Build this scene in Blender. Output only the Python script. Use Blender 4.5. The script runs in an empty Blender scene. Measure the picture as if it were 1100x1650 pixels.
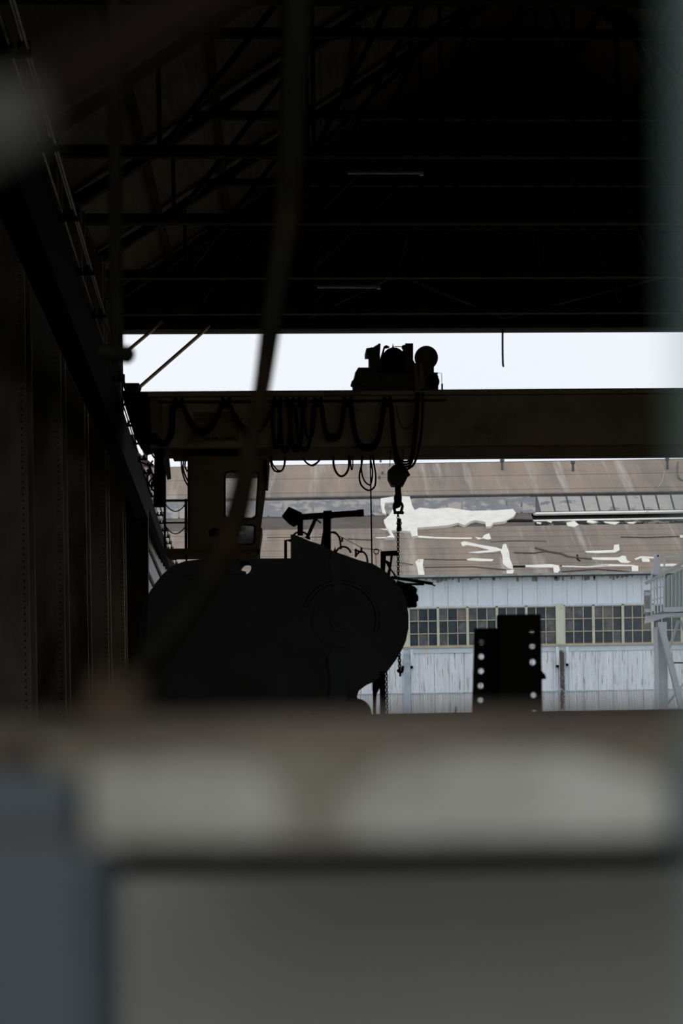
import bpy, math, random
from mathutils import Vector, Matrix
from mathutils.geometry import tessellate_polygon
random.seed(7)
S = bpy.context.scene
COL = S.collection
# ------------------------------------------------------------------ camera
F = 2292.0                      # focal length in pixels of the 1100x1650 frame (50 mm on 36 mm height)
CZ = 1.7                        # camera height
RHO = 0.016                     # camera roll
cd = bpy.data.cameras.new('camera'); cam = bpy.data.objects.new('camera', cd); COL.objects.link(cam)
cd.sensor_fit = 'VERTICAL'; cd.sensor_height = 36; cd.sensor_width = 24; cd.lens = 50
cd.shift_y = (1110 - 825) / 1650
cd.clip_start = 0.05; cd.clip_end = 600
cd.dof.use_dof = True; cd.dof.focus_distance = 42; cd.dof.aperture_fstop = 2.25
cam.matrix_world = Matrix.Translation((0, 0, CZ)) @ Matrix.Rotation(math.pi/2, 4, 'X') @ Matrix.Rotation(-RHO, 4, 'Z')
S.camera = cam
# ------------------------------------------------------------------ sky: even white overcast
w = bpy.data.worlds.new('world'); S.world = w; w.use_nodes = True
bg = w.node_tree.nodes['Background']
tc = w.node_tree.nodes.new('ShaderNodeTexCoord'); nz = w.node_tree.nodes.new('ShaderNodeTexNoise'); rp = w.node_tree.nodes.new('ShaderNodeValToRGB')
nz.inputs['Scale'].default_value = 2.0; nz.inputs['Detail'].default_value = 2
rp.color_ramp.elements[0].position = .3; rp.color_ramp.elements[0].color = (.86, .91, .985, 1)
rp.color_ramp.elements[1].position = .7; rp.color_ramp.elements[1].color = (.93, .955, .99, 1)
w.node_tree.links.new(tc.outputs['Generated'], nz.inputs['Vector']); w.node_tree.links.new(nz.outputs['Fac'], rp.inputs['Fac'])
w.node_tree.links.new(rp.outputs['Color'], bg.inputs['Color']); bg.inputs['Strength'].default_value = 1.0
S.view_settings.view_transform = 'Standard'; S.view_settings.look = 'None'; S.view_settings.exposure = 0; S.view_settings.gamma = 1
S.view_settings.use_curve_mapping = False
# ------------------------------------------------------------------ placing helpers
_c, _s = math.cos(RHO), math.sin(RHO)
def lev(px, py):
    u, v = px - 550, 1110 - py
    return u*_c + v*_s, -u*_s + v*_c
def P(px, py, Y):
    u, v = lev(px, py)
    return Vector((u/F*Y, Y, CZ + v/F*Y))
TH = math.radians(2.7); ct, st = math.cos(TH), math.sin(TH)      # the hall stands 2.7 degrees off the camera axis
AX = Vector((-st, ct, 0)); LX = Vector((ct, st, 0)); UP = Vector((0, 0, 1))
def H(a, b, z): return LX*a + AX*b + UP*z
def PH(px, py, b):
    u, v = lev(px, py)
    Y = b/(ct - u/F*st)
    return Vector((u/F*Y, Y, CZ + v/F*Y))
# ------------------------------------------------------------------ materials
def mat(name, c1, c2=None, scale=3.0, rough=.8, metal=0.0, stretch=(1,1,1), contrast=(.35,.65), bump=0.0, c3=None, c3pos=(.6,.7), c3scale=1.5, c3stretch=None, detail=6, spec=.3):
    m = bpy.data.materials.new(name); m.use_nodes = True
    n, l = m.node_tree.nodes, m.node_tree.links
    b = n['Principled BSDF']; b.inputs['Roughness'].default_value = rough; b.inputs['Metallic'].default_value = metal
    b.inputs['Specular IOR Level'].default_value = spec
    t = n.new('ShaderNodeTexCoord')
    def noise(sc, stv):
        mp = n.new('ShaderNodeMapping'); mp.inputs['Scale'].default_value = stv
        g = n.new('ShaderNodeNewGeometry')
        l.new(g.outputs['Position'], mp.inputs['Vector'])
        z = n.new('ShaderNodeTexNoise'); z.inputs['Scale'].default_value = sc; z.inputs['Detail'].default_value = detail; z.inputs['Roughness'].default_value = .62
        l.new(mp.outputs['Vector'], z.inputs['Vector']); return z
    def ramp(z, p0, p1, a, bb):
        r = n.new('ShaderNodeValToRGB'); e = r.color_ramp.elements
        e[0].position = p0; e[1].position = p1; e[0].color = (*a, 1); e[1].color = (*bb, 1)
        l.new(z.outputs['Fac'], r.inputs['Fac']); return r
    if c2 is None: c2 = tuple(x*.7 for x in c1)
    z = noise(scale, stretch); r = ramp(z, contrast[0], contrast[1], c2, c1)
    out = r.outputs['Color']
    if c3 is not None:
        z3 = noise(c3scale, c3stretch or stretch); r3 = ramp(z3, c3pos[0], c3pos[1], (0,0,0), (1,1,1))
        mx = n.new('ShaderNodeMix'); mx.data_type = 'RGBA'
        l.new(r3.outputs['Color'], mx.inputs['Factor']); l.new(out, mx.inputs[6]); mx.inputs[7].default_value = (*c3, 1)
        out = mx.outputs[2]
    l.new(out, b.inputs['Base Color'])
    if bump:
        bp = n.new('ShaderNodeBump'); bp.inputs['Strength'].default_value = bump; bp.inputs['Distance'].default_value = .02
        l.new(z.outputs['Fac'], bp.inputs['Height']); l.new(bp.outputs['Normal'], b.inputs['Normal'])
    return m
M = {}
M['girder']   = mat('girder_paint', (.37,.28,.16), (.28,.215,.12), 1.2, .9, spec=.03, c3=(.10,.06,.03), c3pos=(.6,.75), c3scale=.8)
M['girder_low'] = mat('girder_flange_paint', (.24,.145,.07), (.16,.10,.05), 2, .9, spec=.03)
M['cab']      = mat('cab_paint', (.22,.16,.085), (.16,.115,.06), 2, .9, spec=.03, c3=(.10,.05,.025), c3pos=(.62,.75), c3scale=1.6)
M['rustmach'] = mat('rusty_machinery', (.07,.055,.035), (.035,.03,.022), 4, .7, c3=(.10,.05,.03), c3pos=(.6,.72))
M['black']    = mat('black_grease', (.010,.0095,.008), (.006,.006,.005), 5, .95, spec=.03)
M['rubber']   = mat('cable_rubber', (.012,.012,.012), (.008,.008,.008), 5, .8, spec=.1)
M['press']    = mat('machine_green_black', (.056,.060,.050), (.046,.05,.041), 1.5, .9, bump=.1, spec=.1)
M['press2']   = mat('machine_dark_edge', (.03,.031,.027), (.022,.023,.02), 3, .6)
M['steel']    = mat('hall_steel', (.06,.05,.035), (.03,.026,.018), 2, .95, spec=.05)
M['bracket']  = mat('black_bracket', (.007,.0065,.005), (.004,.004,.003), 3, .95, spec=.02)
M['column']   = mat('column_old_paint', (.30,.28,.21), (.13,.10,.065), 1.1, .8, stretch=(1,1,.35), c3=(.06,.035,.02), c3pos=(.55,.7), c3scale=.9)
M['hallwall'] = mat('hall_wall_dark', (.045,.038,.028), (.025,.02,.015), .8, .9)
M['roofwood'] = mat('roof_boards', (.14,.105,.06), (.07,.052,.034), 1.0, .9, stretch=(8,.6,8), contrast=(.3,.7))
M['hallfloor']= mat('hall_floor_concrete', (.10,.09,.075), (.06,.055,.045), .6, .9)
M['ground']   = mat('yard_concrete', (.40,.385,.355), (.31,.30,.275), .3, .95)
M['lamp']     = mat('lamp_tube', (.75,.75,.7), (.6,.6,.55), 5, .4)
M['siding']   = mat('pale_blue_siding', (.84,.90,.96), (.70,.76,.82), 1.3, .7, stretch=(3,1,.35), contrast=(.35,.6), c3=(.40,.33,.30), c3pos=(.545,.64), c3scale=2.6, c3stretch=(4,1,.28), detail=9)
M['siding_top']= mat('pale_siding_upper', (.80,.88,.95), (.72,.80,.87), 1.2, .7, stretch=(3,1,.4), c3=(.52,.50,.44), c3pos=(.60,.75), c3scale=2, c3stretch=(4,1,.4))
M['siding_low']= mat('lower_siding', (.72,.74,.76), (.58,.60,.62), 1.3, .75, stretch=(4,1,.3), c3=(.38,.35,.32), c3pos=(.56,.68), c3scale=2.0, c3stretch=(5,1,.35))
M['siding_rust']= mat('rust_streaks', (.24,.19,.13), (.32,.32,.30), 2.0, .9, stretch=(5,1,.5))
M['bluetrim'] = mat('blue_trim', (.66,.76,.84), (.56,.66,.74), 2, .7, c3=(.68,.64,.46), c3pos=(.55,.7))
M['pilaster'] = mat('blue_grey_pilaster', (.50,.58,.66), (.38,.44,.50), 2, .7, c3=(.3,.25,.22), c3pos=(.58,.7))
M['greenframe']= mat('yellow_green_frame', (.68,.66,.50), (.52,.55,.46), 3, .75, stretch=(1,1,.5), c3=(.34,.28,.16), c3pos=(.58,.7))
M['greenpost']= mat('pale_green_post', (.62,.70,.62), (.66,.66,.50), 2, .75, c3=(.55,.53,.40), c3pos=(.55,.65))
M['muntin']   = mat('window_muntin', (.55,.50,.38), (.42,.37,.28), 4, .8)
M['pane_dark']= mat('dark_pane', (.05,.075,.09), (.025,.038,.048), 1.6, .25, spec=.5)
M['pane_mid'] = mat('dusty_pane', (.17,.18,.185), (.06,.075,.085), 2.2, .35, spec=.5)
M['pane_tan'] = mat('papered_pane', (.24,.22,.20), (.15,.15,.145), 2.5, .5)
M['roof']     = mat('roof_felt', (.34,.265,.205), (.235,.20,.17), .45, .9, stretch=(1.3,.16,.16), contrast=(.40,.60), c3=(.46,.42,.37), c3pos=(.54,.70), c3scale=.7, c3stretch=(1.5,.10,.10), bump=.2, detail=9)
M['roof_dark']= mat('roof_felt_stained', (.16,.135,.115), (.10,.09,.08), 1.0, .9, stretch=(.6,1,1))
M['sealant']  = mat('white_sealant', (.93,.89,.81), (.82,.78,.71), 1.5, .8, c3=(.42,.40,.36), c3pos=(.64,.72), c3scale=2)
M['skylight'] = mat('pale_skylight', (.42,.40,.37), (.36,.345,.32), 1.6, .7, c3=(.17,.175,.195), c3pos=(.60,.64), c3scale=.9)
M['skyblue']  = mat('blue_grey_skylight', (.23,.232,.245), (.18,.182,.195), 1.6, .6, c3=(.36,.335,.305), c3pos=(.50,.54), c3scale=.8)
M['gapblack'] = mat('gap_seam_black', (.012,.012,.011), (.008,.008,.008), 3, .9)
M['lead']     = mat('dark_flashing', (.13,.13,.135), (.09,.09,.095), 2, .8)
M['gutter']   = mat('pale_gutter', (.42,.45,.44), (.30,.32,.31), 2, .6, c3=(.25,.13,.07), c3pos=(.6,.68), c3scale=1.2)
M['gantry']   = mat('grey_gantry_paint', (.50,.53,.56), (.42,.45,.48), 1.2, .6, c3=(.28,.19,.15), c3pos=(.66,.75), c3scale=1.5)
M['gantry_dk']= mat('grey_gantry_deck', (.36,.37,.37), (.29,.30,.30), 2, .7)
M['gantry_in']= mat('green_grey_cladding', (.40,.45,.43), (.31,.35,.33), 2, .7, stretch=(3,3,.3))
M['yardwall'] = mat('grey_metal_wall', (.36,.375,.37), (.28,.295,.29), 1.5, .8, stretch=(1,1,.3))
M['timber']   = mat('weathered_timber', (.15,.125,.10), (.08,.065,.05), 3, .9)
M['redroof']  = mat('red_roof', (.10,.05,.045), (.07,.035,.03), 2, .9)
M['sign']     = mat('faded_sign_yellow', (.21,.13,.035), (.15,.10,.035), 4, .8)
M['signred']  = mat('faded_red_lettering', (.16,.05,.025), (.10,.035,.02), 6, .8)
M['seat']     = mat('seat_vinyl', (.05,.055,.055), (.035,.04,.04), 3, .6)
# foreground
M['bar_dark'] = mat('dark_rusty_bar', (.022,.014,.010), (.014,.009,.007), 12, .95, spec=.03)
M['stub'] = mat('torn_rust', (.085,.058,.038), (.05,.034,.022), 12, .95, spec=.05)
M['seamgrey'] = mat('grey_seam', (.11,.10,.098), (.085,.08,.078), 12, .9)
M['chip'] = mat('bare_olive_metal', (.25,.225,.165), (.18,.155,.11), 9, .9)
M['ledge_pale']= mat('chipped_pale_paint', (.55,.53,.465), (.32,.30,.25), 6, .8, stretch=(1,1,1.3), contrast=(.42,.58), c3=(.14,.11,.07), c3pos=(.56,.70), c3scale=7)
M['ledge_rust']= mat('brown_rust_crust', (.115,.09,.066), (.05,.038,.026), 8, .95, contrast=(.38,.62), c3=(.17,.15,.12), c3pos=(.55,.68), c3scale=6)
M['panel_grey']= mat('grey_panel_paint', (.34,.325,.295), (.30,.285,.255), 4, .9, c3=(.12,.115,.11), c3pos=(.66,.76), c3scale=7)
M['post_blue'] = mat('blue_grey_post', (.10,.118,.128), (.085,.10,.11), 5, .7)
M['post_green']= mat('grey_green_post', (.26,.36,.32), (.20,.29,.255), 6, .7)
M['bar_rust']  = mat('rusty_bar', (.055,.042,.032), (.035,.026,.02), 12, .9)
M['bar_lit']  = mat('lit_bar_end', (.11,.105,.09), (.08,.075,.065), 12, .9)  # lighter copy of the bar colour, sky light painted in
M['hose']      = mat('rusty_black_hose', (.008,.0075,.005), (.005,.0045,.003), 5, .95, c3=(.02,.011,.005), c3pos=(.55,.7), c3scale=2.2, spec=.02)
def glass_mat(name, alpha, tint):
    m = bpy.data.materials.new(name); m.use_nodes = True; n, l = m.node_tree.nodes, m.node_tree.links
    n.clear(); o = n.new('ShaderNodeOutputMaterial'); mx = n.new('ShaderNodeMixShader'); t = n.new('ShaderNodeBsdfTransparent')
    d = n.new('ShaderNodeBsdfTranslucent'); d.inputs['Color'].default_value = (*tint, 1)
    z = n.new('ShaderNodeTexNoise'); z.inputs['Scale'].default_value = 2; mr = n.new('ShaderNodeMapRange')
    g = n.new('ShaderNodeNewGeometry'); l.new(g.outputs['Position'], z.inputs['Vector'])
    mr.inputs[3].default_value = alpha - .12; mr.inputs[4].default_value = alpha + .12
    l.new(z.outputs['Fac'], mr.inputs[0]); l.new(mr.outputs[0], mx.inputs[0]); l.new(t.outputs[0], mx.inputs[1]); l.new(d.outputs[0], mx.inputs[2]); l.new(mx.outputs[0], o.inputs[0])
    return m
M['cabglass'] = glass_mat('grimy_cab_glass', .26, (.9,.95,.92))
# ------------------------------------------------------------------ mesh builder
class MB:
    def __init__(s): s.v = []; s.f = []
    def add(s, vs, fs):
        o = len(s.v); s.v += [Vector(x) for x in vs]; s.f += [tuple(i+o for i in f) for f in fs]; return s
    def box8(s, p):      # p: 4 bottom + 4 top
        return s.add(p, [(3,2,1,0),(4,5,6,7),(0,1,5,4),(1,2,6,5),(2,3,7,6),(3,0,4,7)])
    def box(s, lo, hi):
        (a,b,c),(d,e,f) = lo, hi
        return s.box8([(a,b,c),(d,b,c),(d,e,c),(a,e,c),(a,b,f),(d,b,f),(d,e,f),(a,e,f)])
    def hbox(s, lo, hi):
        (a,b,c),(d,e,f) = lo, hi
        return s.box8([H(a,b,c),H(d,b,c),H(d,e,c),H(a,e,c),H(a,b,f),H(d,b,f),H(d,e,f),H(a,e,f)])
    def bar(s, p, q, wd, ht, up=UP):
        p, q = Vector(p), Vector(q); d = (q-p).normalized(); x = d.cross(up)
        if x.length < 1e-4: x = d.cross(Vector((0,1,0)))
        x.normalize(); y = x.cross(d).normalized(); x = x*wd/2; y = y*ht/2
        return s.box8([p-x-y, p+x-y, q+x-y, q-x-y, p-x+y, p+x+y, q+x+y, q-x+y])
    def cyl(s, p, q, r, n=16, r2=None):
        p, q = Vector(p), Vector(q); d = (q-p).normalized(); a = Vector((0,0,1)) if abs(d.z) < .9 else Vector((1,0,0))
        x = d.cross(a).normalized(); y = d.cross(x).normalized(); r2 = r if r2 is None else r2; vs = []
        for c, rr in ((p, r), (q, r2)):
            for i in range(n):
                t = 2*math.pi*i/n; vs.append(c + x*math.cos(t)*rr + y*math.sin(t)*rr)
        fs = [(i, (i+1)%n, (i+1)%n+n, i+n) for i in range(n)] + [tuple(range(n-1,-1,-1)), tuple(range(n, 2*n))]
        return s.add(vs, fs)
    def tube(s, pts, r, n=8, closed=False):
        pts = [Vector(p) for p in pts]; m = len(pts); vs = []; prev = None
        for k in range(m):
            a = pts[(k-1)%m] if (closed or k > 0) else pts[k]; b = pts[(k+1)%m] if (closed or k < m-1) else pts[k]
            d = (b-a).normalized()
            if prev is None:
                aa = Vector((0,1,0)) if abs(d.y) < .9 else Vector((1,0,0)); x = d.cross(aa).normalized()
            else:
                x = (prev - d*prev.dot(d)).normalized()
            prev = x; y = d.cross(x); rr = r[k] if isinstance(r, (list, tuple)) else r
            for i in range(n):
                t = 2*math.pi*i/n; vs.append(pts[k] + x*math.cos(t)*rr + y*math.sin(t)*rr)
        fs = []
        for k in range(m if closed else m-1):
            k2 = (k+1) % m
            for i in range(n): fs.append((k*n+i, k*n+(i+1)%n, k2*n+(i+1)%n, k2*n+i))
        if not closed: fs += [tuple(range(n-1,-1,-1)), tuple((m-1)*n+i for i in range(n))]
        return s.add(vs, fs)
    def prism(s, pts, vec, holes=()):
        vec = Vector(vec); loops = [[Vector(p) for p in pts]] + [[Vector(p) for p in h] for h in holes]
        flat = [p for lp in loops for p in lp]; n = len(flat)
        tris = tessellate_polygon(loops)
        fs = [tuple(t) for t in tris] + [tuple(i+n for i in reversed(t)) for t in tris]
        o = 0
        for lp in loops:
            m = len(lp)
            for i in range(m): j = (i+1)%m; fs.append((o+i, o+i+n, o+j+n, o+j))
            o += m
        return s.add(flat + [p+vec for p in flat], fs)
    def sph(s, c, r, n=12, sc=(1,1,1)):
        c = Vector(c); vs = [c+Vector((0,0,r*sc[2]))]; h = n//2
        for j in range(1, h):
            for i in range(n):
                a = math.pi*j/h; t = 2*math.pi*i/n
                vs.append(c+Vector((r*sc[0]*math.sin(a)*math.cos(t), r*sc[1]*math.sin(a)*math.sin(t), r*sc[2]*math.cos(a))))
        vs.append(c-Vector((0,0,r*sc[2]))); L = len(vs)-1
        fs = [(0, 1+i, 1+(i+1)%n) for i in range(n)] + [(L, L-n+(i+1)%n, L-n+i) for i in range(n)]
        for j in range(h-2):
            for i in range(n): fs.append((1+j*n+i, 1+(j+1)*n+i, 1+(j+1)*n+(i+1)%n, 1+j*n+(i+1)%n))
        return s.add(vs, fs)
    def build(s, name, material, parent=None, smooth=False, bevel=0, origin=None):
        me = bpy.data.meshes.new(name)
        root = parent
        if parent is not None:
            base = parent.get('_w'); base = Vector(base) if base is not None else Vector((0,0,0))
        else:
            if origin is not None: base = Vector(origin)
            else:
                xs = [v.x for v in s.v]; ys = [v.y for v in s.v]; zs = [v.z for v in s.v]
                base = Vector(((min(xs)+max(xs))/2, (min(ys)+max(ys))/2, min(zs)))
        me.from_pydata([v-base for v in s.v], [], s.f); me.update()
        import bmesh
        b = bmesh.new(); b.from_mesh(me); bmesh.ops.recalc_face_normals(b, faces=b.faces)
        if bevel: bmesh.ops.bevel(b, geom=[e for e in b.edges if e.is_manifold and e.calc_face_angle(0) > .5], offset=bevel, segments=2, affect='EDGES', clamp_overlap=True)
        b.to_mesh(me); b.free()
        if smooth:
            me.shade_smooth()
            try: me.set_sharp_from_angle(angle=math.radians(40))
            except Exception: pass
        me.materials.append(M[material] if isinstance(material, str) else material)
        o = bpy.data.objects.new(name, me); COL.objects.link(o)
        o['_w'] = tuple(base)
        if parent is not None: o.parent = parent
        else: o.location = base
        return o
def thing(name, label, cat, loc, group=None):
    o = bpy.data.objects.new(name, None); COL.objects.link(o); o.location = loc; o['_w'] = tuple(loc)
    o['label'] = label; o['category'] = cat; o.empty_display_size = .2
    if group: o['group'] = group
    return o
def tag(o, label, cat, group=None):
    o['label'] = label; o['category'] = cat
    if group: o['group'] = group
    return o
def struct(o, label=None, cat=None):
    o['kind'] = 'structure'
    if label: o['label'] = label
    if cat: o['category'] = cat
    return o
def place(obj, loc):      # repeat sharing mesh data, same parent
    c = obj.copy(); COL.objects.link(c); c.parent = obj.parent; c.location = loc; return c
def smoothpts(pts, n=6):
    pts = [Vector(p) for p in pts]; out = []
    for i in range(len(pts)-1):
        p0 = pts[max(i-1,0)]; p1 = pts[i]; p2 = pts[i+1]; p3 = pts[min(i+2,len(pts)-1)]
        for k in range(n):
            t = k/n; out.append(.5*((2*p1)+(-p0+p2)*t+(2*p0-5*p1+4*p2-p3)*t*t+(-p0+3*p1-3*p2+p3)*t**3))
    out.append(pts[-1]); return out

# ================================================================== THE SETTING
g = MB().box((-70,-25,-.3),(90,170,0)); struct(g.build('ground', 'ground'), 'pale concrete yard between the dark hall and the old warehouse', 'ground')
struct(MB().box((-40,-24,0),(60,1.2,.02)).build('ground.001', mat('bounce_cut_slab',(.06,.058,.055),(.045,.043,.04),1.5,.95)), 'unseen dark slab added in front of the hall to cut bounce light', 'ground')  # added out of view to keep bounced light from under the rail
HB = 38.0
WL, WR = -4.7, 17.6           # inner faces of hall side walls
EAVE = 11.5; RA = 6.5; RIDGE = 18.9
def roofz(a): return RIDGE - abs(a-RA)*(RIDGE-EAVE)/(RA-WL)
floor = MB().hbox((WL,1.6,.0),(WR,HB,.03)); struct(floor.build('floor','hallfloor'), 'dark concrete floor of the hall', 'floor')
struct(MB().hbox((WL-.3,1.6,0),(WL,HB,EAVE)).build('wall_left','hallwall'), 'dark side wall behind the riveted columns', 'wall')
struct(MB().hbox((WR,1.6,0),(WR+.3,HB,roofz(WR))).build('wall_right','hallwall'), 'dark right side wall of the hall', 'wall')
# unseen near end wall added to darken the hall; opening sized for light
def quadwall(mb, x0, x1, z0, z1): mb.box((x0,1.2,z0),(x1,1.34,z1))
fw = MB(); quadwall(fw,-6,-3.9,0,15); quadwall(fw,14.5,19,0,15); quadwall(fw,-3.9,14.5,6.2,15)
fw.prism([(-6,1.2,15),(19,1.2,15),(6.6,1.2,20)], (0,.14,0))
struct(fw.build('wall_front','hallwall'), 'unseen near end wall of the hall, opening sized for the light inside', 'wall')
# gable end wall above the wide opening, board and rib cladding
ew = MB()
lz = PH(600, 533.5, HB).z
lzl = lz
ew.prism([H(WL,HB,lz),H(WR+.3,HB,lz),H(WR+.3,HB,roofz(WR)),H(RA,HB,RIDGE),H(WL,HB,EAVE)], AX*.25)
ew.hbox((WL-.3,HB,0),(-3.98,HB+.25,lz)); ew.prism([PH(195,700,HB),PH(217,700,HB),PH(222,735,HB),PH(238,765,HB),Vector((*PH(238,1110,HB).xy,0)),Vector((*PH(195,1110,HB).xy,0))], AX*.2); ew.hbox((16.5,HB,0),(WR+.3,HB+.25,lz))
endwall = struct(ew.build('wall_back','hallwall'), 'dark gable wall above the wide doorway', 'wall')
rib = MB().hbox((-3.9,HB-.04,lz+.5),(-3.82,HB,lz+2.6)); r0 = rib.build('siding_rib','steel', endwall)
for i in range(1, 44): place(r0, LX*(.47*i))
lb = MB().hbox((WL,HB-.28,lz),(WR,HB,lz+.12)); lb.hbox((WL,HB-.12,lz+.12),(WR,HB-.06,lz+.42)); lb.hbox((WL,HB-.28,lz+.40),(WR,HB,lz+.48))
lb.build('door_header','steel', endwall)
st_ = MB()
for i in range(90): st_.hbox((WL+.2+.245*i, HB-.26, lz+.12),(WL+.24+.245*i, HB-.12, lz+.40))
o = st_.build('header_stiffeners','steel', endwall); o['kind']='stuff'
for yy in (440, 352):
    z = PH(600,yy,HB).z; MB().hbox((WL,HB-.2,z-.06),(WR,HB,z+.06)).build('girt','steel', endwall)
# X bracing on the end wall
def eb(p, q, w_=.07): MB().bar(PH(*p,HB-.3), PH(*q,HB-.3), .05, w_, AX).build('brace','girder', endwall)
eb((497,513),(640,443)); eb((640,443),(812,513)); eb((812,513),(1082,443)); eb((640,443),(662,360)); eb((1082,443),(1300,513))
eb((338,525),(213,634),.2); eb((262,518),(196,573),.17)
# gable louvre
lv = MB().prism([PH(718,240,HB-.1),PH(728,173,HB-.1),PH(936,170,HB-.1),PH(940,236,HB-.1)], AX*.05)
louv = thing('gable_louvre', 'dark slatted louvre high in the gable wall under the ridge', 'louvre', PH(830,240,HB-.1))
lv.build('backing','black', louv)
sl = None
for i in range(8):
    yy = 234 - i*8; m = MB(); m.bar(PH(722,yy,HB-.16), PH(935,yy-2,HB-.16), .12, .07, AX); m.build('slat','roofwood', louv)
for px in (806, 880): MB().bar(PH(px,240,HB-.22), PH(px,172,HB-.22), .08, .12, AX).build('mullion','steel', louv)
# roof
def roofside(a0, a1, name, lab):
    mb = MB(); z0, z1 = roofz(a0), roofz(a1)
    mb.prism([H(a0,1.2,z0),H(a1,1.2,z1),H(a1,1.2,z1+.2),H(a0,1.2,z0+.2)], AX*(HB-.9))
    return struct(mb.build(name,'roofwood'), lab, 'ceiling')
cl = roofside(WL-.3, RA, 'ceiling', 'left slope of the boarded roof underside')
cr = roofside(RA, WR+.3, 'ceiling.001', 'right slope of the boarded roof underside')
for side, c_ in ((-1, cl), (1, cr)):
    for k in range(1, 8):
        a = RA + side*k*1.5; z = roofz(a) - .02
        if a < WL or a > WR: continue
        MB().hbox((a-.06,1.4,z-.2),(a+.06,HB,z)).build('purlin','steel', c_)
# trusses
def truss(b, label):
    t = thing('roof_truss', label, 'truss', H(WL,b,EAVE), 'roof trusses')
    zc = EAVE - .05; zu = CZ + 11.9
    def m(p, q, nm, w_=.14, h_=.16): MB().bar(H(p[0],b,p[1]), H(q[0],b,q[1]), w_, h_, UP).build(nm,'steel', t)
    m((WL,zc),(WR,zc),'bottom_chord',.16,.2)
    m((WL,roofz(WL)-.25),(RA,RIDGE-.25),'rafter',.16,.2); m((WR,roofz(WR)-.25),(RA,RIDGE-.25),'rafter',.16,.2)
    al = WL + (zu-EAVE)/(RIDGE-EAVE)*(RA-WL)
    m((al,zu),(2*RA-al,zu),'collar',.12,.16)
    n = 8; xs = [WL+(WR-WL)*i/n for i in range(n+1)]
    for i in range(n):
        x0, x1 = xs[i], xs[i+1]
        zt0, zt1 = roofz(x0)-.25, roofz(x1)-.25
        if i < n/2: m((x0,zc),(x1,zt1),'web',.08,.1); 
        else: m((x0,zt0),(x1,zc),'web',.08,.1)
        if 0 < i: m((x0,zc),(x0,zt0),'web',.08,.1)
    m((xs[2],zc),(xs[4],roofz(xs[4])-2.2),'web',.07,.09); m((xs[6],zc),(xs[4],roofz(xs[4])-2.2),'web',.07,.09)
for b, lab in ((36.6,'dark roof truss standing right against the gable wall'),(33.4,'dark roof truss second from the gable wall'),(29.5,'dark roof truss just beyond the bridge crane'),(25.8,'dark roof truss fourth from the gable wall'),(20,'dark roof truss nearest the viewer')):
    truss(b, lab)
# riveted wall columns
def column(b, label, wd=.62):
    aR = -3.66; t = thing('steel_column', label, 'column', H(aR-wd/2,b,0), 'riveted columns along the left wall')
    MB().hbox((aR-wd,b,0),(aR,b+.05,EAVE-.1)).build('face_plate','column', t)
    MB().hbox((aR-wd/2-.02,b+.05,0),(aR-wd/2+.02,b+.55,EAVE-.1)).build('web_plate','column', t)
    MB().hbox((aR-wd,b+.55,0),(aR,b+.6,EAVE-.1)).build('rear_plate','column', t)
    mb = MB()
    for x in (aR-.07, aR-wd+.07):
        z = .3
        while z < EAVE-.3:
            mb.cyl(H(x,b,z), H(x,b-.022,z), .018, 6, .010); z += .1
    o = mb.build('rivets','steel', t); o['kind'] = 'stuff'
for b, lab in ((21.6,'tall riveted steel column on the left wall, nearest the viewer'),(25.2,'tall riveted steel column second from the left edge'),
               (28.3,'riveted steel column third along the left wall'),(31.8,'riveted steel column fourth along the left wall'),(35.3,'riveted steel column beside the doorway edge')):
    column(b, lab)
# sheet panels between columns, low on the wall (paler dado)
for k, (b0, b1) in enumerate(((18,21.4),(22.3,25),(25.9,28.1),(29,31.6),(32.5,35.1),(36,37.9))):
    MB().hbox((WL,b0,.03),(WL+.12,b1,4.2+.3*(k%2))).build('dado_sheet','column', bpy.data.objects['wall_left'])

# ================================================================== OLD WAREHOUSE OPPOSITE
YB = 75.0; K = YB/F
def wx(px): return (px-550)*K            # level pixel column on the facade plane
def wz(v): return CZ + v*K
WH = thing('warehouse', 'long old warehouse with pale blue metal siding, window band and patched brown roof', 'building', (wx(900),YB,0))
X0, X1 = wx(-250), wx(1900)
def wbox(x0, x1, v0, v1, y0, y1, nm, mt, parent=WH):
    return MB().box((x0,YB+y0,wz(v0)),(x1,YB+y1,wz(v1))).build(nm, mt, parent)
BASEV = (0-CZ)/K
# body behind, gables
MB().prism([(X0,YB+.25,0),(X0,YB+.25,wz(176)),(X0,90,wz(178)+.552*15-.8),(X0,105,wz(178)),(X0,105,0)], (X1-X0,0,0)).build('body','siding_low', WH)
# corrugated siding panels (shared mesh)
def corr_panel(nm, mt, x0, wpx, v0, v1, n=6, amp=.03):
    W = wpx*K; mb = MB(); vs = []; xs = []
    for i in range(n):
        for fx, d in ((.0,0),(.35,0),(.5,-amp),(.85,-amp)): xs.append((x0+W*(i+fx)/n, d))
    xs.append((x0+W-.012, 0))
    z0, z1 = wz(v0), wz(v1)
    for x, d in xs: vs += [(x,YB+d,z0),(x,YB+d,z1)]
    fs = [(2*i,2*i+2,2*i+3,2*i+1) for i in range(len(xs)-1)]
    mb.add(vs, fs); return mb.build(nm, mt, WH)
p0 = corr_panel('siding_panel','siding_top', wx(-20), 24, 131, 176, amp=.014)
p1 = corr_panel('siding_panel','siding', wx(-20), 24, -8.5, 55, amp=.018)
p2 = corr_panel('siding_panel','siding_low', wx(-20), 24, BASEV, -9.5)
for i in range(1, 62):
    for p in (p0, p1, p2):
        c = place(p, (i*24*K, random.uniform(-.012,.012), 0))
wbox(X0,X1,55,65,-.06,.2,'sill_board','bluetrim')
wbox(X0,X1,63.5,66,-.14,.0,'sill_ledge','muntin')
wbox(X0,X1,127.5,131,-.09,.1,'window_head','bluetrim')
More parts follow.
